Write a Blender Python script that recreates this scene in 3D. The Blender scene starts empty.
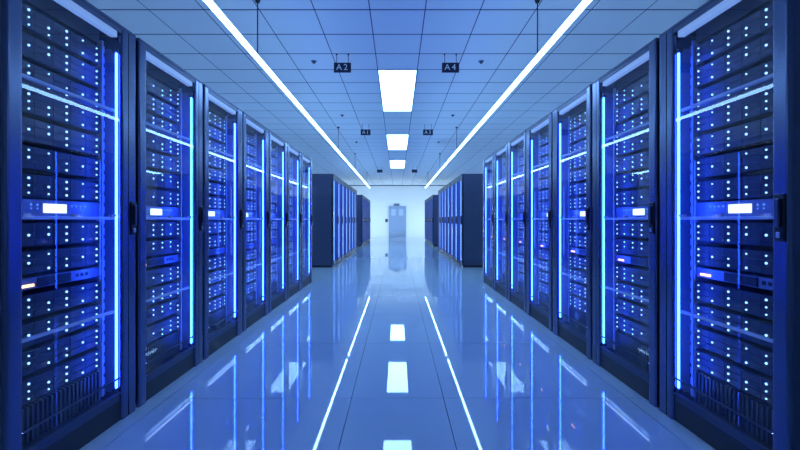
import bpy, bmesh, math, random
from mathutils import Vector

random.seed(7)
SC = bpy.context.scene
COL = SC.collection

# ------------------------------------------------------------------ camera
F_PX = 418.0
CAM_H = 1.163
cam_d = bpy.data.cameras.new('camera')
cam = bpy.data.objects.new('camera', cam_d)
COL.objects.link(cam)
cam_d.sensor_width = 36.0
cam_d.lens = F_PX * 36.0 / 800.0
cam_d.shift_x = 2.5 / 800.0
cam_d.shift_y = -5.0 / 800.0
cam_d.clip_start = 0.05
cam_d.clip_end = 100
cam.location = (0, 0, CAM_H)
cam.rotation_euler = (math.pi / 2, 0, 0)
SC.camera = cam

# ------------------------------------------------------------------ world, exposure
w = bpy.data.worlds.new('world')
SC.world = w
w.use_nodes = True
bg = w.node_tree.nodes['Background']
bg.inputs[0].default_value = (0.05, 0.12, 0.4, 1)
bg.inputs[1].default_value = 0.05
SC.view_settings.view_transform = 'Standard'
SC.view_settings.look = 'None'
SC.view_settings.gamma = 1.0
SC.view_settings.use_curve_mapping = False
SC.view_settings.exposure = 0.0

# room light: colour of the room's lamps, and strengths
LAMP_COL = (0.235, 0.475, 0.86)
LAMP_STRENGTH = 14.0          # recessed ceiling panels
STRIP_STRENGTH = 22.5        # pendant light lines
RACK_STRIP_STRENGTH = 45.0   # vertical blue tubes in the racks

# ------------------------------------------------------------------ dimensions
H_CEIL = CAM_H + 2.28        # 3.443
X_FRONT = 1.60               # rack fronts, from the aisle's axis
RACK_H = 2.295
PITCH = 0.88
ROW_Y0 = 1.695
N_ROW = 7
X_WALL = 4.5
Y_FRONT, Y_BACK = -2.667, 27.333

# ------------------------------------------------------------------ materials
MATS = {}

def nodes_of(name):
    m = bpy.data.materials.new(name)
    m.use_nodes = True
    nt = m.node_tree
    return m, nt, nt.nodes['Principled BSDF']

def mat(name, col, rough=0.5, metal=0.0, noise=0.06, scale=30.0, bump=0.0, ior=1.45, stretch=None, rvar=0.0):
    m, nt, p = nodes_of(name)
    N, L = nt.nodes, nt.links
    tc = N.new('ShaderNodeTexCoord')
    mp = N.new('ShaderNodeMapping')
    if stretch:
        mp.inputs['Scale'].default_value = stretch
    L.new(tc.outputs['Object'], mp.inputs['Vector'])
    nz = N.new('ShaderNodeTexNoise')
    nz.inputs['Scale'].default_value = scale
    nz.inputs['Detail'].default_value = 3
    L.new(mp.outputs['Vector'], nz.inputs['Vector'])
    rp = N.new('ShaderNodeMix'); rp.data_type = 'RGBA'
    rp.inputs['A'].default_value = tuple(max(0, c * (1 - noise)) for c in col) + (1,)
    rp.inputs['B'].default_value = tuple(min(1, c * (1 + noise)) for c in col) + (1,)
    L.new(nz.outputs['Fac'], rp.inputs['Factor'])
    L.new(rp.outputs['Result'], p.inputs['Base Color'])
    p.inputs['Roughness'].default_value = rough
    if rvar:
        mr = N.new('ShaderNodeMapRange')
        mr.inputs['To Min'].default_value = rough - rvar
        mr.inputs['To Max'].default_value = rough + rvar
        L.new(nz.outputs['Fac'], mr.inputs['Value'])
        L.new(mr.outputs['Result'], p.inputs['Roughness'])
    p.inputs['Metallic'].default_value = metal
    p.inputs['IOR'].default_value = ior
    if bump:
        b = N.new('ShaderNodeBump')
        b.inputs['Strength'].default_value = bump
        b.inputs['Distance'].default_value = 0.002
        L.new(nz.outputs['Fac'], b.inputs['Height'])
        L.new(b.outputs['Normal'], p.inputs['Normal'])
    MATS[name] = m
    return m

def emit(name, col, strength, sample=True):
    m, nt, p = nodes_of(name)
    p.inputs['Base Color'].default_value = (0.10, 0.10, 0.11, 1)
    p.inputs['Roughness'].default_value = 0.4
    p.inputs['Emission Color'].default_value = tuple(col) + (1,)
    p.inputs['Emission Strength'].default_value = strength
    if not sample:
        m.cycles.emission_sampling = 'NONE'
    MATS[name] = m
    return m

def glass(name, tint=(1, 1, 1)):
    m = bpy.data.materials.new(name)
    m.use_nodes = True
    nt = m.node_tree
    N, L = nt.nodes, nt.links
    N.clear()
    out = N.new('ShaderNodeOutputMaterial')
    tr = N.new('ShaderNodeBsdfTransparent'); tr.inputs[0].default_value = tuple(tint) + (1,)
    gl = N.new('ShaderNodeBsdfGlossy'); gl.inputs['Roughness'].default_value = 0.0
    gl.inputs[0].default_value = (1, 1, 1, 1)
    fr = N.new('ShaderNodeFresnel'); fr.inputs[0].default_value = 1.5
    ge = N.new('ShaderNodeNewGeometry')
    inv = N.new('ShaderNodeMath'); inv.operation = 'SUBTRACT'; inv.inputs[0].default_value = 1.0
    L.new(ge.outputs['Backfacing'], inv.inputs[1])
    mul = N.new('ShaderNodeMath'); mul.operation = 'MULTIPLY'
    L.new(fr.outputs[0], mul.inputs[0]); L.new(inv.outputs[0], mul.inputs[1])
    mx = N.new('ShaderNodeMixShader')
    L.new(mul.outputs[0], mx.inputs[0]); L.new(tr.outputs[0], mx.inputs[1]); L.new(gl.outputs[0], mx.inputs[2])
    L.new(mx.outputs[0], out.inputs[0])
    MATS[name] = m
    return m

mat('ceiling_tile', (0.74, 0.76, 0.80), 0.85, noise=0.03, scale=60, bump=0.15)
mat('ceiling_grid', (0.05, 0.07, 0.13), 0.7)
mat('wall_paint', (0.84, 0.86, 0.88), 0.8, noise=0.02, scale=8, bump=0.05)
mat('floor_panel', (0.47, 0.58, 0.66), 0.025, noise=0.05, scale=3, ior=1.85)
mat('floor_joint', (0.06, 0.07, 0.10), 0.6)
mat('rack_metal', (0.08, 0.10, 0.16), 0.38, 0.75, noise=0.08, scale=12, stretch=(40, 40, 1))
mat('post_metal', (0.13, 0.155, 0.25), 0.24, 0.9, noise=0.08, scale=12, stretch=(40, 40, 1))
mat('dark_plastic', (0.02, 0.024, 0.035), 0.4)
mat('server_black', (0.03, 0.035, 0.05), 0.42, 0.0, noise=0.15, scale=18)
mat('tray_black', (0.05, 0.06, 0.085), 0.36, 0.0, noise=0.1, scale=25)
mat('faceplate', (0.28, 0.33, 0.48), 0.35, 0.5, noise=0.06, scale=25)
mat('rail_metal', (0.62, 0.66, 0.74), 0.3, 0.2, noise=0.05, scale=25)
mat('rail_white', (0.85, 0.87, 0.9), 0.25, noise=0.03)
mat('liner', (0.24, 0.26, 0.32), 0.45)
mat('side_panel', (0.09, 0.11, 0.19), 0.36, 0.55, noise=0.05, scale=9)
mat('door_paint', (0.30, 0.40, 0.60), 0.4, noise=0.03)
mat('window_pale', (0.48, 0.58, 0.75), 0.3)
mat('sign_navy', (0.008, 0.012, 0.05), 0.5)
mat('sign_white', (0.75, 0.75, 0.78), 0.5)
mat('white_trim', (0.8, 0.82, 0.85), 0.4)
mat('steel', (0.5, 0.53, 0.6), 0.3, 0.9)
mat('far_door', (0.03, 0.085, 0.42), 0.65, 0.0, noise=0.08, scale=14, ior=1.2)
emit('lamp_diffuser', LAMP_COL, LAMP_STRENGTH)
emit('line_diffuser', LAMP_COL, STRIP_STRENGTH)
emit('column_diffuser', (0.56, 0.80, 1.0), 62.0)
emit('rack_tube', (0.015, 0.070, 1.0), RACK_STRIP_STRENGTH)
emit('far_tube', (0.10, 0.28, 1.0), 1.6, False)
emit('led', (0.26, 0.55, 1.0), 3.0, False)
emit('led_dim', (0.10, 0.30, 1.0), 1.2, False)
emit('screen', (0.62, 0.80, 1.0), 2.2, False)
emit('led_orange', (1.0, 0.50, 0.22), 4.0, False)
emit('header_glow', (0.20, 0.38, 0.88), 0.75, False)
emit('sill_glow', (0.30, 0.50, 1.0), 9.0, False)
emit('exit_face', (0.10, 0.2, 0.55), 0.6, False)
glass('door_glass', (0.93, 0.95, 1.0))

# ------------------------------------------------------------------ mesh helpers
def box_into(bm, x0, x1, y0, y1, z0, z1, bev=0.0, seg=1):
    if x0 > x1: x0, x1 = x1, x0
    if y0 > y1: y0, y1 = y1, y0
    if z0 > z1: z0, z1 = z1, z0
    v = [bm.verts.new(c) for c in ((x0, y0, z0), (x1, y0, z0), (x1, y1, z0), (x0, y1, z0),
                                   (x0, y0, z1), (x1, y0, z1), (x1, y1, z1), (x0, y1, z1))]
    fs = [bm.faces.new([v[i] for i in f]) for f in
          ((3, 2, 1, 0), (4, 5, 6, 7), (0, 1, 5, 4), (1, 2, 6, 5), (2, 3, 7, 6), (3, 0, 4, 7))]
    if bev:
        es = list({e for f in fs for e in f.edges})
        bmesh.ops.bevel(bm, geom=es, offset=bev, segments=seg, affect='EDGES', profile=0.5)

def cyl_into(bm, p0, p1, r, n=10, r2=None):
    p0, p1 = Vector(p0), Vector(p1)
    r2 = r if r2 is None else r2
    d = (p1 - p0).normalized()
    a = d.orthogonal().normalized(); b = d.cross(a)
    A = [bm.verts.new(p0 + (a * math.cos(t) + b * math.sin(t)) * r) for t in [2 * math.pi * i / n for i in range(n)]]
    B = [bm.verts.new(p1 + (a * math.cos(t) + b * math.sin(t)) * r2) for t in [2 * math.pi * i / n for i in range(n)]]
    for i in range(n):
        j = (i + 1) % n
        bm.faces.new((A[i], A[j], B[j], B[i]))
    bm.faces.new(A[::-1]); bm.faces.new(B)

def prism_into(bm, pts, z0, z1):
    A = [bm.verts.new((x, y, z0)) for x, y in pts]
    B = [bm.verts.new((x, y, z1)) for x, y in pts]
    n = len(pts)
    for i in range(n):
        j = (i + 1) % n
        bm.faces.new((A[i], A[j], B[j], B[i]))
    bm.faces.new(A[::-1]); bm.faces.new(B)

def mesh_from(name, bm, material, smooth=False):
    bmesh.ops.recalc_face_normals(bm, faces=bm.faces)
    me = bpy.data.meshes.new(name)
    bm.to_mesh(me); bm.free()
    me.materials.append(MATS[material])
    if smooth:
        for p in me.polygons: p.use_smooth = True
    return me

def link(name, data, parent=None, loc=(0, 0, 0)):
    o = bpy.data.objects.new(name, data)
    COL.objects.link(o)
    o.parent = parent
    o.location = loc
    return o

def obj(name, bm, material, parent=None, loc=(0, 0, 0), smooth=False):
    return link(name, mesh_from(name, bm, material, smooth), parent, loc)

def boxes(name, specs, material, parent=None, loc=(0, 0, 0), bev=0.0):
    bm = bmesh.new()
    for s in specs: box_into(bm, *s, bev=bev)
    return obj(name, bm, material, parent, loc)

def tag(o, label=None, category=None, group=None, kind=None):
    if label: o['label'] = label
    if category: o['category'] = category
    if group: o['group'] = group
    if kind: o['kind'] = kind
    return o

def empty(name, loc):
    o = bpy.data.objects.new(name, None)
    COL.objects.link(o); o.location = loc
    o.empty_display_size = 0.1
    return o

def copy_tree(o, parent=None):
    c = o.copy(); COL.objects.link(c); c.parent = parent
    for ch in KIDS.get(o, []):
        d = copy_tree(ch, c)
        KIDS.setdefault(c, []).append(d)
    return c
KIDS = {}

# ------------------------------------------------------------------ floor
tag(boxes('floor', [(-X_WALL, X_WALL, Y_FRONT, Y_BACK, -0.10, -0.012)], 'floor_joint'), kind='structure')
floor = bpy.data.objects['floor']
cols = [-4.5, -3.0, -1.5, -0.3, 0.3, 1.5, 3.0, 4.5]
ys = [Y_FRONT] + [2.73 + 1.2 * k for k in range(-4, 21) if Y_FRONT + 0.1 < 2.73 + 1.2 * k < Y_BACK - 0.1] + [Y_BACK]
cache = {}
G = 0.002
for i in range(len(cols) - 1):
    for j in range(len(ys) - 1):
        wx, wy = round(cols[i + 1] - cols[i], 4), round(ys[j + 1] - ys[j], 4)
        if (wx, wy) not in cache:
            bm = bmesh.new(); box_into(bm, -wx / 2 + G, wx / 2 - G, -wy / 2 + G, wy / 2 - G, -0.012, 0.0)
            cache[(wx, wy)] = mesh_from('floor_panel', bm, 'floor_panel')
        link('floor_panel', cache[(wx, wy)], floor, ((cols[i] + cols[i + 1]) / 2, (ys[j] + ys[j + 1]) / 2, 0))

# ------------------------------------------------------------------ ceiling
ceiling = tag(boxes('ceiling', [(-X_WALL, X_WALL, Y_FRONT, Y_BACK, H_CEIL + 0.0015, H_CEIL + 0.12)], 'ceiling_grid'), kind='structure')
LAMP_Y = [6.333, 11.133, 15.933]
GT, GTY = 0.006, 0.013
bm = bmesh.new(); box_into(bm, -0.3 + GT, 0.3 - GT, -0.3 + GTY, 0.3 - GTY, 0, 0.0015)
tile_me = mesh_from('ceiling_tile', bm, 'ceiling_tile')
rest = bmesh.new()
for r in range(50):
    y = Y_FRONT + 0.3 + 0.6 * r
    for c in range(-7, 8):
        if c == 0 and any(l < y < l + 2.4 for l in LAMP_Y):
            continue
        if abs(c) <= 5 and 3.6 < y < 19.9:
            link('ceiling_tile', tile_me, ceiling, (0.6 * c, y, H_CEIL))
        else:
            box_into(rest, 0.6 * c - 0.3 + GT, 0.6 * c + 0.3 - GT, y - 0.3 + GTY, y + 0.3 - GTY, H_CEIL, H_CEIL + 0.0015)
tag(obj('ceiling_tiles_far', rest, 'ceiling_tile', ceiling), kind='stuff')

# ------------------------------------------------------------------ walls
T = 0.12
tag(boxes('wall_left', [(-X_WALL - T, -X_WALL, Y_FRONT, Y_BACK, -0.1, H_CEIL + 0.12)], 'wall_paint'), kind='structure')
tag(boxes('wall_right', [(X_WALL, X_WALL + T, Y_FRONT, Y_BACK, -0.1, H_CEIL + 0.12)], 'wall_paint'), kind='structure')
tag(boxes('wall_back', [(-X_WALL - T, X_WALL + T, Y_BACK, Y_BACK + T, -0.1, H_CEIL + 0.12)], 'wall_paint'), kind='structure')
tag(boxes('wall_front', [(-X_WALL - T, X_WALL + T, Y_FRONT - T, Y_FRONT, -0.1, H_CEIL + 0.12)], 'wall_paint'), kind='structure')
tag(boxes('baseboard_back', [(-X_WALL, -0.60, Y_BACK - 0.015, Y_BACK, 0, 0.09), (0.60, X_WALL, Y_BACK - 0.015, Y_BACK, 0, 0.09)], 'white_trim'), kind='structure')

tag(boxes('trim_1', [(-X_WALL, X_WALL, Y_BACK - 0.02, Y_BACK, H_CEIL - 0.05, H_CEIL)], 'rack_metal'), kind='structure')

# door at the end of the aisle
door = tag(empty('door_1', (0, Y_BACK, 0)), 'grey blue door at far end of aisle', None, kind='structure')
boxes('door_leaf', [(-0.50, 0.50, -0.05, -0.005, 0.006, 2.0)], 'door_paint', door, bev=0.004)
boxes('door_frame', [(-0.56, -0.505, -0.07, -0.001, 0, 2.06), (0.505, 0.56, -0.07, -0.001, 0, 2.06), (-0.505, 0.505, -0.07, -0.001, 2.005, 2.06)], 'door_paint', door)
for x in (-0.40, 0.10):
    wn = boxes('door_window', [(x, x + 0.28, -0.056, -0.049, 1.45, 1.88)], 'window_pale', door)
for z in (0.12, 0.32):
    boxes('door_rib', [(-0.38, 0.38, -0.056, -0.049, z, z + 0.05)], 'steel', door)
bm = bmesh.new()
cyl_into(bm, (0.42, -0.05, 1.02), (0.42, -0.11, 1.02), 0.012)
cyl_into(bm, (0.43, -0.105, 1.02), (0.30, -0.105, 1.02), 0.011)
obj('door_handle', bm, 'steel', door)

o = tag(empty('exit_sign', (-0.06, Y_BACK, 2.16)), 'small dark exit light box mounted above the far door', 'sign')
boxes('housing', [(-0.18, 0.18, -0.05, -0.001, -0.07, 0.07)], 'sign_navy', o, bev=0.008)
boxes('face', [(-0.16, 0.16, -0.054, -0.049, -0.05, 0.05)], 'exit_face', o)
o = tag(empty('card_reader', (-0.72, Y_BACK, 1.13)), 'dark card reader on the wall left of the far door', 'card reader')
boxes('housing', [(-0.08, 0.08, -0.05, -0.001, -0.10, 0.10)], 'sign_navy', o, bev=0.01)
boxes('keypad', [(-0.05, 0.05, -0.055, -0.049, -0.06, 0.03)], 'side_panel', o)

# ------------------------------------------------------------------ recessed ceiling panels
names3 = ['nearest', 'middle', 'farthest']
for k, y in enumerate(LAMP_Y):
    t = tag(empty('ceiling_light', (0, y + 1.2, H_CEIL)),
            '%s of the three long white light panels recessed in the ceiling' % names3[k], 'ceiling light', 'recessed ceiling panels')
    boxes('diffuser', [(-0.285, 0.285, -1.185, 1.185, -0.006, 0.0)], 'lamp_diffuser', t)
    boxes('frame', [(-0.298, -0.286, -1.198, 1.198, -0.010, 0.0), (0.286, 0.298, -1.198, 1.198, -0.010, 0.0),
                    (-0.286, 0.286, -1.198, -1.186, -0.010, 0.0), (-0.286, 0.286, 1.186, 1.198, -0.010, 0.0)], 'white_trim', t)

# ------------------------------------------------------------------ pendant light lines
STRIP_X, STRIP_Z = 1.45, CAM_H + 1.685
SEGS = [(2.55, 12.0, (4.33, 10.25), 'near'), (12.36, 21.7, (14.3, 19.9), 'far')]
for s in (-1, 1):
    for y0, y1, wy, nf in SEGS:
        side = 'left' if s < 0 else 'right'
        t = tag(empty('pendant_light', (s * STRIP_X, (y0 + y1) / 2, STRIP_Z)),
                '%s section of the slim white light line hung above the %s rack row' % ('nearer' if nf == 'near' else 'farther', side),
                'pendant light', 'pendant light lines')
        ym = (y0 + y1) / 2
        boxes('diffuser', [(-0.021, 0.021, y0 - ym + 0.01, y1 - ym - 0.01, -0.03, 0.012)], 'line_diffuser', t, bev=0.008)
        boxes('housing', [(-0.010, 0.010, y0 - ym, y1 - ym, 0.0125, 0.03)], 'white_trim', t)
        for yy in wy:
            bm = bmesh.new()
            cyl_into(bm, (0, yy - ym, 0.03), (0, yy - ym, H_CEIL - STRIP_Z - 0.02), 0.006, 8)
            wr = obj('wire', bm, 'dark_plastic', t)
            bm = bmesh.new()
            cyl_into(bm, (0, yy - ym, H_CEIL - STRIP_Z - 0.03), (0, yy - ym, H_CEIL - STRIP_Z), 0.02, 14, 0.03)
            obj('ceiling_cap', bm, 'dark_plastic', wr)

# the same light lines over the service aisles behind the racks
SZ = 2.5
for s in (-1, 1):
    side = 'left' if s < 0 else 'right'
    t = tag(empty('pendant_light', (s * 3.6, 12.0, SZ)), 'slim white light line over the service aisle behind the %s racks' % side, 'pendant light', 'service aisle light lines')
    boxes('diffuser', [(-0.024, 0.024, -11.0, 11.0, -0.03, 0.012)], 'line_diffuser', t, bev=0.008)
    boxes('housing', [(-0.022, 0.022, -11.01, 11.01, 0.0125, 0.03)], 'white_trim', t)
    for yy in (-10, -5, 0, 5, 10):
        bm = bmesh.new(); cyl_into(bm, (0, yy, 0.03), (0, yy, H_CEIL - SZ), 0.006, 8)
        obj('wire', bm, 'dark_plastic', t)

# upright light columns beside the end wall, glowing past the last cabinets
for s in (-1, 1):
    side = 'left' if s < 0 else 'right'
    t = tag(empty('light_column', (s * 1.78, 25.2, 0)), 'upright white light column beyond the %s far cabinets, by the end wall' % side, 'light column', 'light columns by the end wall')
    boxes('base', [(-0.12, 0.12, -0.12, 0.12, 0, 0.03)], 'white_trim', t, bev=0.006)
    bm = bmesh.new(); cyl_into(bm, (0, 0, 0.03), (0, 0, 2.05), 0.045, 16); obj('light_tube', bm, 'column_diffuser', t)
    bm = bmesh.new(); cyl_into(bm, (0, 0, 2.05), (0, 0, 2.09), 0.05, 16); obj('cap', bm, 'white_trim', t)

# ------------------------------------------------------------------ hanging signs
def text_mesh(txt, size):
    cu = bpy.data.curves.new('lettering', 'FONT')
    cu.body = txt; cu.size = size; cu.align_x = 'CENTER'; cu.align_y = 'CENTER'
    cu.extrude = 0.001; cu.resolution_u = 3
    ob = bpy.data.objects.new('tmp_text', cu); COL.objects.link(ob)
    dg = bpy.context.evaluated_depsgraph_get()
    me = bpy.data.meshes.new_from_object(ob.evaluated_get(dg))
    bpy.data.objects.remove(ob); bpy.data.curves.remove(cu)
    me.materials.clear(); me.materials.append(MATS['sign_white'])
    return me

SIGNS = [(-0.757, 5.75, 'A 2', 'nearest hanging navy sign reading A 2, left of the ceiling panels'),
         (0.729, 5.75, 'A 4', 'nearest hanging navy sign reading A 4, right of the ceiling panels'),
         (-0.763, 10.0, 'A 1', 'second hanging navy aisle sign on the left, near the middle ceiling panel'),
         (0.729, 10.0, 'A 3', 'second hanging navy aisle sign on the right, near the middle ceiling panel'),
         (-0.76, 17.9, None, 'farthest hanging aisle sign on the left, near the farthest ceiling panel'),
         (0.73, 17.9, None, 'farthest hanging aisle sign on the right, near the farthest ceiling panel')]
for x, y, txt, lab in SIGNS:
    t = tag(empty('hanging_sign', (x, y, H_CEIL - 0.185)), lab, 'sign', 'hanging aisle signs')
    boxes('board', [(-0.117, 0.117, -0.012, 0.012, -0.066, 0.066)], 'sign_navy', t, bev=0.002)
    for rx in (-0.08, 0.08):
        bm = bmesh.new(); cyl_into(bm, (rx, 0, 0.066), (rx, 0, 0.185), 0.004, 8)
        rd = obj('rod', bm, 'sign_navy', t)
        bm = bmesh.new(); cyl_into(bm, (rx, 0, 0.175), (rx, 0, 0.185), 0.012, 10); obj('rod_cap', bm, 'sign_navy', rd)
    if txt:
        for ch, lx in ((txt[0], -0.045), (txt[-1], 0.045)):
            l = link('letter', text_mesh(ch, 0.115), t, (lx, -0.0135, 0))
            l.rotation_euler = (math.pi / 2, 0, 0)

# ------------------------------------------------------------------ sprinkler heads
for y, nm in ((6.0, 'nearest'), (9.07, 'second'), (12.2, 'third')):
    for s in (-1, 1):
        t = tag(empty('smoke_detector', (s * 1.2, y, H_CEIL)),
                '%s small round detector on the ceiling tiles along the %s side' % (nm, 'left' if s < 0 else 'right'), 'detector', 'ceiling detectors')
        bm = bmesh.new(); cyl_into(bm, (0, 0, -0.012), (0, 0, 0.0), 0.035, 14, 0.04); obj('base', bm, 'side_panel', t)
        bm = bmesh.new(); cyl_into(bm, (0, 0, -0.035), (0, 0, -0.012), 0.016, 12, 0.024); obj('sensor', bm, 'rack_metal', t)

# ------------------------------------------------------------------ racks of the near rows
U_NP = (0.015, 0.094)        # near post
U_FP = (0.735, 0.865)        # far post
W_EQ = 0.12                  # equipment face depth
U_EQ = (0.165, 0.715)
COLS_U = [0.245, 0.356, 0.467, 0.578, 0.682]
UNIT_H = 0.13
UNITS = [2.177 - UNIT_H * k for k in range(7)]          # tops
LOW1 = [1.165, 1.035]
LOW2 = [0.83, 0.70, 0.57, 0.44]

def round_rect(u0, u1, w0, w1, r, groove=None):
    """profile in (u, w), front corners rounded (front is low w)"""
    pts = []
    n = 5
    for i in range(n + 1):
        a = math.pi + (math.pi / 2) * i / n
        pts.append((u0 + r + r * math.cos(a), w0 + r + r * math.sin(a)))
    if groove:
        g0, g1, gd = groove
        pts += [(g0, w0), (g0, w0 + gd), (g1, w0 + gd), (g1, w0)]
    for i in range(n + 1):
        a = 1.5 * math.pi + (math.pi / 2) * i / n
        pts.append((u1 - r + r * math.cos(a), w0 + r + r * math.sin(a)))
    pts += [(u1, w1), (u0, w1)]
    return pts

class RackKit:
    """meshes of a rack for one side of the aisle; s = -1 left, +1 right"""
    def __init__(self, s):
        self.s = s
        self.cache = {}
    def B(self, bm, u0, u1, w0, w1, z0, z1, bev=0.0):
        box_into(bm, self.s * w0, self.s * w1, u0, u1, z0, z1, bev)
    def get(self, key, material, fn, smooth=False):
        if key not in self.cache:
            bm = bmesh.new(); fn(bm)
            self.cache[key] = mesh_from(key.split('#')[0], bm, material, smooth)
        return self.cache[key]

    def box_me(self, key, material, *specs, bev=0.0):
        def fn(bm):
            for sp in specs: self.B(bm, *sp, bev=bev)
        return self.get(key, material, fn)

    def leds(self, variant):
        rnd = random.Random(100 + variant)
        def fn(bm):
            for u in COLS_U:
                mode = rnd.random()
                rows = [1, 2, 3] if mode < 0.55 else ([1, 2] if mode < 0.72 else ([2, 3] if mode < 0.86 else ([1, 3] if mode < 0.95 else [2])))
                for r in rows:
                    z = 0.0200 + 0.0345 * (3 - r)
                    rad = 0.0056 if rnd.random() < 0.7 else 0.0042
                    cyl_into(bm, (self.s * (W_EQ - 0.007), u, z), (self.s * (W_EQ - 0.011), u, z), rad, 8)
        return self.get('indicator_lights#%d' % variant, 'led', fn)

    def trays_joined(self):
        def fn(bm):
            for u0, u1, z0, z1 in self.tray_rects():
                self.B(bm, u0, u1, W_EQ - 0.007, W_EQ, z0, z1)
        return self.get('drive_trays', 'tray_black', fn)

    @staticmethod
    def tray_rects():
        out = []
        for c in range(5):
            u0 = U_EQ[0] + 0.004 + c * 0.1088
            for r in range(3):
                z0 = 0.0045 + r * 0.0345
                out.append((u0, u0 + 0.106, z0, z0 + 0.0315))
        return out

    def tray_single(self):
        return self.box_me('drive_tray', 'tray_black', (0, 0.106, W_EQ - 0.007, W_EQ, 0, 0.0315))

def build_rack(kit, root, k, detailed):
    s = kit.s
    P = lambda name, key, material, *sp, bev=0.0, parent=root: link(name, kit.box_me(key, material, *sp, bev=bev), parent)
    U0, U1 = 0.015, 0.865
    D = 1.10
    # shell
    P('side_panel', 'side_near', 'side_panel', (U0, U0 + 0.02, 0.021, D, 0.02, RACK_H - 0.02))
    P('side_panel', 'side_far', 'side_panel', (U1 - 0.02, U1, 0.021, D, 0.02, RACK_H - 0.02))
    P('back_panel', 'back', 'rack_metal', (U0 + 0.02, U1 - 0.02, D - 0.02, D, 0.02, RACK_H - 0.02))
    P('top_panel', 'top', 'rack_metal', (U0, U1, 0.0, D, RACK_H - 0.02, RACK_H), bev=0.004)
    P('plinth', 'plinth', 'dark_plastic', (U0 + 0.075, U1 - 0.13, 0.012, 0.20, 0.0, 0.115), (U0, U1, 0.20, D, 0.0, 0.02))
    # door posts
    link('door_post', kit.get('post_near', 'post_metal', lambda bm: prism_into(bm, [(s * w_, u) for u, w_ in round_rect(U_NP[0], U_NP[1], 0.0, 0.0205, 0.014)], 0.0, RACK_H - 0.021)), root)
    link('door_post', kit.get('post_far', 'post_metal', lambda bm: prism_into(bm, [(s * w_, u) for u, w_ in round_rect(U_FP[0], U_FP[1], 0.0, 0.0205, 0.014, (0.788, 0.795, 0.009))], 0.0, RACK_H - 0.021)), root)
    # header: dark rim and the pale light bar below it
    P('header_rim', 'rim', 'rack_metal', (U_NP[1], U_FP[0], 0.003, 0.05, 2.2475, RACK_H - 0.021))
    hd = P('header_light', 'header', 'header_glow', (U_NP[1] + 0.004, U_FP[0] - 0.03, 0.010, 0.045, 2.212, 2.247))
    P('sill_light', 'sill', 'sill_glow', (U_NP[1] + 0.004, U_FP[0] - 0.03, 0.0045, 0.0116, 0.2465, 0.2485))
    P('sill_rail', 'sillrail', 'rack_metal', (U_NP[1] + 0.002, U_FP[0] - 0.002, 0.002, 0.022, 0.156, 0.166), (U_NP[1] + 0.002, U_FP[0] - 0.002, 0.0125, 0.022, 0.1155, 0.156))
    P('door_rail', 'doorrail', 'rack_metal', (U_NP[1] + 0.002, U_FP[0] - 0.002, 0.002, 0.0116, 0.249, 0.254), (U_NP[1] + 0.002, U_FP[0] - 0.002, 0.002, 0.004, 0.2455, 0.249))
    # glass leaf
    P('glass_pane', 'glass', 'door_glass', (U_NP[1] + 0.001, U_FP[0] - 0.001, 0.012, 0.017, 0.168, 2.196))
    # blue light tube
    P('light_tube', 'tube', 'rack_tube', (0.720, 0.731, 0.022, 0.034, 0.19, 2.13), bev=0.003)
    for z in (0.1700, 2.1305):
        P('tube_holder', 'tubeholder%.1f' % z, 'rack_metal', (0.712, 0.7345, 0.021, 0.045, z, z + 0.0195))
    P('inner_liner', 'liner', 'liner', (U1 - 0.026, U1 - 0.0205, 0.022, 0.9, 0.12, 2.2))
    # cross rails behind the glass
    for z in (0.630, 1.166, 1.783):
        r = P('cross_rail', 'rail%.2f' % z, 'rail_white', (U_NP[1] + 0.001, 0.705, 0.020, 0.040, z, z + 0.015), bev=0.003)
        if 1.0 < z < 1.3:
            for q, u in enumerate((0.115, 0.40, 0.675)):
                P('rail_clip', 'clip%d' % q, 'rail_metal', (u, u + 0.04, 0.021, 0.039, z + 0.0155, z + 0.028), parent=r)
    # mounting rails
    def mrail(bm, u):
        for i in range(33):
            z = 0.14 + i * 0.0625
            kit.B(bm, u, u + 0.012, W_EQ - 0.012, W_EQ + 0.02, z, z + 0.0625)
            kit.B(bm, u + 0.012, u + 0.032, W_EQ - 0.004, W_EQ + 0.02, z, z + 0.040)
    link('mounting_rail', kit.get('mrail_far', 'rail_metal', lambda bm: mrail(bm, 0.722)), root)
    link('mounting_rail', kit.get('mrail_near', 'rail_metal', lambda bm: mrail(bm, 0.128)), root)
    # servers
    ub = kit.box_me('server', 'server_black', (U_EQ[0], U_EQ[1], W_EQ, 0.80, 0.0, UNIT_H - 0.020), bev=0.002)
    for q, ztop in enumerate(UNITS + LOW1 + LOW2):
        sv = link('server', ub, root, (0, 0, ztop - UNIT_H + 0.003))
        ld = link('indicator_lights', kit.leds((k * 5 + q * 3) % 9), sv); ld['kind'] = 'stuff'
        if detailed:
            for u0, u1, z0, z1 in kit.tray_rects():
                link('drive_tray', kit.tray_single(), sv, (0, u0, z0))
        else:
            tr = link('drive_trays', kit.trays_joined(), sv); tr['kind'] = 'stuff'
    # blank panel at the top
    P('blanking_panel', 'blank', 'server_black', (U_EQ[0], U_EQ[1], W_EQ, W_EQ + 0.02, 2.180, 2.27))
    # control unit with the lit screen
    cu = P('control_unit', 'ctl', 'faceplate', (U_EQ[0], U_EQ[1], W_EQ, 0.6, 1.178, 1.262), bev=0.002)
    P('screen', 'screen', 'screen', (0.335, 0.475, W_EQ - 0.003, W_EQ, 1.198, 1.243), parent=cu)
    def cdots(bm):
        for u in (0.265, 0.30, 0.51, 0.54, 0.57, 0.60):
            cyl_into(bm, (s * W_EQ, u, 1.236), (s * (W_EQ - 0.004), u, 1.236), 0.005, 8)
        for u in (0.265, 0.30, 0.57):
            cyl_into(bm, (s * W_EQ, u, 1.218), (s * (W_EQ - 0.004), u, 1.218), 0.0035, 8)
    x = link('button_lights', kit.get('cdots', 'led_dim', cdots), cu); x['kind'] = 'stuff'
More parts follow.
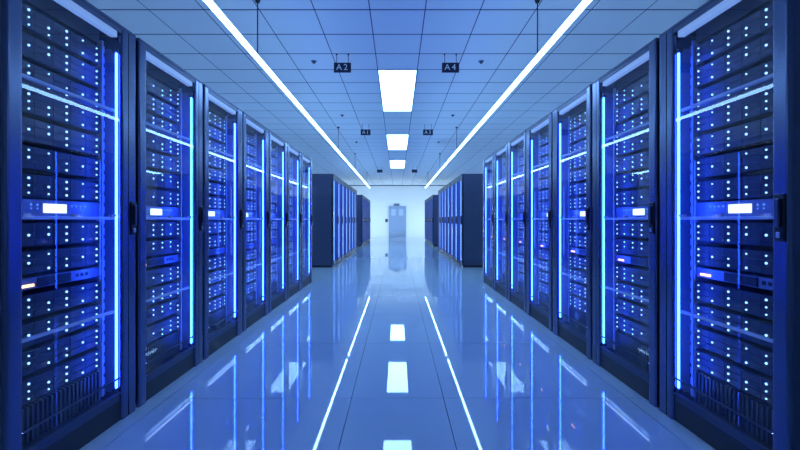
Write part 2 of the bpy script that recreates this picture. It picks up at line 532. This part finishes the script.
    # network switch with the orange lamp
    sw = P('network_switch', 'switch', 'faceplate', (U_EQ[0], U_EQ[1], W_EQ, 0.5, 0.838, 0.893), bev=0.002)
    P('port_block', 'ports', 'dark_plastic', (0.30, 0.50, W_EQ - 0.006, W_EQ, 0.843, 0.888), parent=sw)
    off = 0.205 if s < 0 else 0.60
    P('status_lamp', 'orange', 'led_orange', (off, off + 0.075, W_EQ - 0.004, W_EQ, 0.850, 0.862), parent=sw)
    for q in range(3):
        u = (0.54 if s < 0 else 0.19) + q * 0.033
        P('port', 'port%d' % q, 'dark_plastic', (u, u + 0.02, W_EQ - 0.002, W_EQ, 0.858, 0.876), parent=sw)
    # vent grille at the bottom
    gr = P('vent_grille', 'grille', 'server_black', (U_EQ[0], U_EQ[1], W_EQ + 0.01, W_EQ + 0.05, 0.125, 0.305))
    sl = kit.box_me('vent_slat', 'tray_black', (-0.006, 0.006, W_EQ - 0.012, W_EQ + 0.0095, 0.130, 0.296))
    for q in range(20):
        link('vent_slat', sl, gr, (0, U_EQ[0] + 0.018 + q * 0.0272, 0))
    # cable loop beside the grille
    def loop(bm):
        for u in (0.745, 0.80):
            cyl_into(bm, (s * 0.15, u, 0.13), (s * 0.15, u, 0.30), 0.006, 8)
        cyl_into(bm, (s * 0.15, 0.739, 0.30), (s * 0.15, 0.806, 0.30), 0.006, 8)
    link('cable_bracket', kit.get('loop', 'rack_metal', loop), root)
    # door handle: far post on the left row, near post on the right row
    u = 0.832 if s < 0 else 0.050
    h = P('door_handle', 'handle', 'dark_plastic', (u - 0.024, u + 0.024, -0.009, -0.0005, CAM_H - 0.09, CAM_H + 0.11), bev=0.004)
    P('handle_lever', 'lever', 'rack_metal', (u - 0.012, u + 0.012, -0.022, -0.0095, CAM_H - 0.03, CAM_H + 0.09), bev=0.004, parent=h)
    P('handle_lock', 'lock', 'steel', (u - 0.010, u + 0.010, -0.014, -0.0095, CAM_H - 0.075, CAM_H - 0.05), bev=0.003, parent=h)

ORD = ['nearest', 'second', 'third', 'fourth', 'fifth', 'sixth', 'farthest']
for s in (-1, 1):
    kit = RackKit(s)
    side = 'left' if s < 0 else 'right'
    for k in range(N_ROW):
        root = empty('server_rack', (s * X_FRONT, ROW_Y0 + k * PITCH, 0))
        tag(root, '%s of the seven glass-door server racks with blue light tube, %s row' % (ORD[k], side),
            'server rack', 'glass-door racks of the %s row' % side)
        build_rack(kit, root, k, k == 0)

# ------------------------------------------------------------------ racks farther down the aisle
class FarKit(RackKit):
    pass

def build_far(kit, root, pitch, lit):
    s = kit.s
    pre = 'lit' if lit else 'dark'
    P = lambda name, key, material, *sp, bev=0.0, parent=root: link(name, kit.box_me(pre + key, material, *sp, bev=bev), parent)
    g = 0.008
    H = RACK_H
    P('cabinet', 'body', 'side_panel', (g, pitch - g, 0.05, 1.1, 0.05, H - 0.012), bev=0.006)
    P('top_panel', 'top', 'rack_metal', (g, pitch - g, 0.0, 1.1, H - 0.0115, H), bev=0.003)
    P('plinth', 'plinth', 'dark_plastic', (g + 0.02, pitch - g - 0.02, 0.04, 1.05, 0.0, 0.0495))
    P('door_panel', 'door', 'far_door', (g + 0.06, pitch - 0.09, 0.012, 0.0495, 0.12, H - 0.14), bev=0.003)
    P('door_post', 'postn', 'post_metal', (g, g + 0.055, 0.0, 0.0495, 0.051, H - 0.012), bev=0.004)
    P('door_post', 'postf', 'rack_metal', (pitch - 0.085, pitch - g, 0.0, 0.0495, 0.051, H - 0.012), bev=0.004)
    hv = P('vent_head', 'vent', 'dark_plastic', (g + 0.06, pitch - 0.09, 0.004, 0.0495, H - 0.13, H - 0.02))
    P('kick_panel', 'kick', 'dark_plastic', (g + 0.06, pitch - 0.09, 0.010, 0.0495, 0.052, 0.115))
    if lit:
        P('light_tube', 'tube', 'far_tube', (g + 0.08, g + 0.16, -0.004, 0.0115, 0.16, H - 0.16), bev=0.003)
    u = 0.05 if s > 0 else pitch - 0.05
    P('door_handle', 'handle', 'dark_plastic', (u - 0.03, u + 0.03, -0.02, -0.0005, CAM_H - 0.1, CAM_H + 0.1), bev=0.004)
    if not lit:
        P('lock_bar', 'bar', 'dark_plastic', (g + 0.06, pitch - 0.09, 0.0, 0.0115, CAM_H - 0.03, CAM_H + 0.05))

ORD7 = ['first', 'second', 'third', 'fourth', 'fifth', 'sixth', 'seventh']
for s in (-1, 1):
    side = 'left' if s < 0 else 'right'
    kit = FarKit(s)
    for k in range(7):
        root = empty('server_cabinet', (s * 1.57, 10.23 + k * 0.85, 0))
        tag(root, '%s of seven closed cabinets with pale light bars, %s middle block' % (ORD7[k], side), 'server cabinet', 'closed cabinets of the %s middle block' % side)
        build_far(kit, root, 0.85, True)
    kit = FarKit(s)
    for k in range(6):
        root = empty('server_cabinet', (s * 1.57, 18.75 + k * 0.9, 0))
        tag(root, '%s of six dark closed cabinets, %s far block before the end wall' % (ORD7[k], side), 'server cabinet', 'dark cabinets of the %s far block' % side)
        build_far(kit, root, 0.9, False)
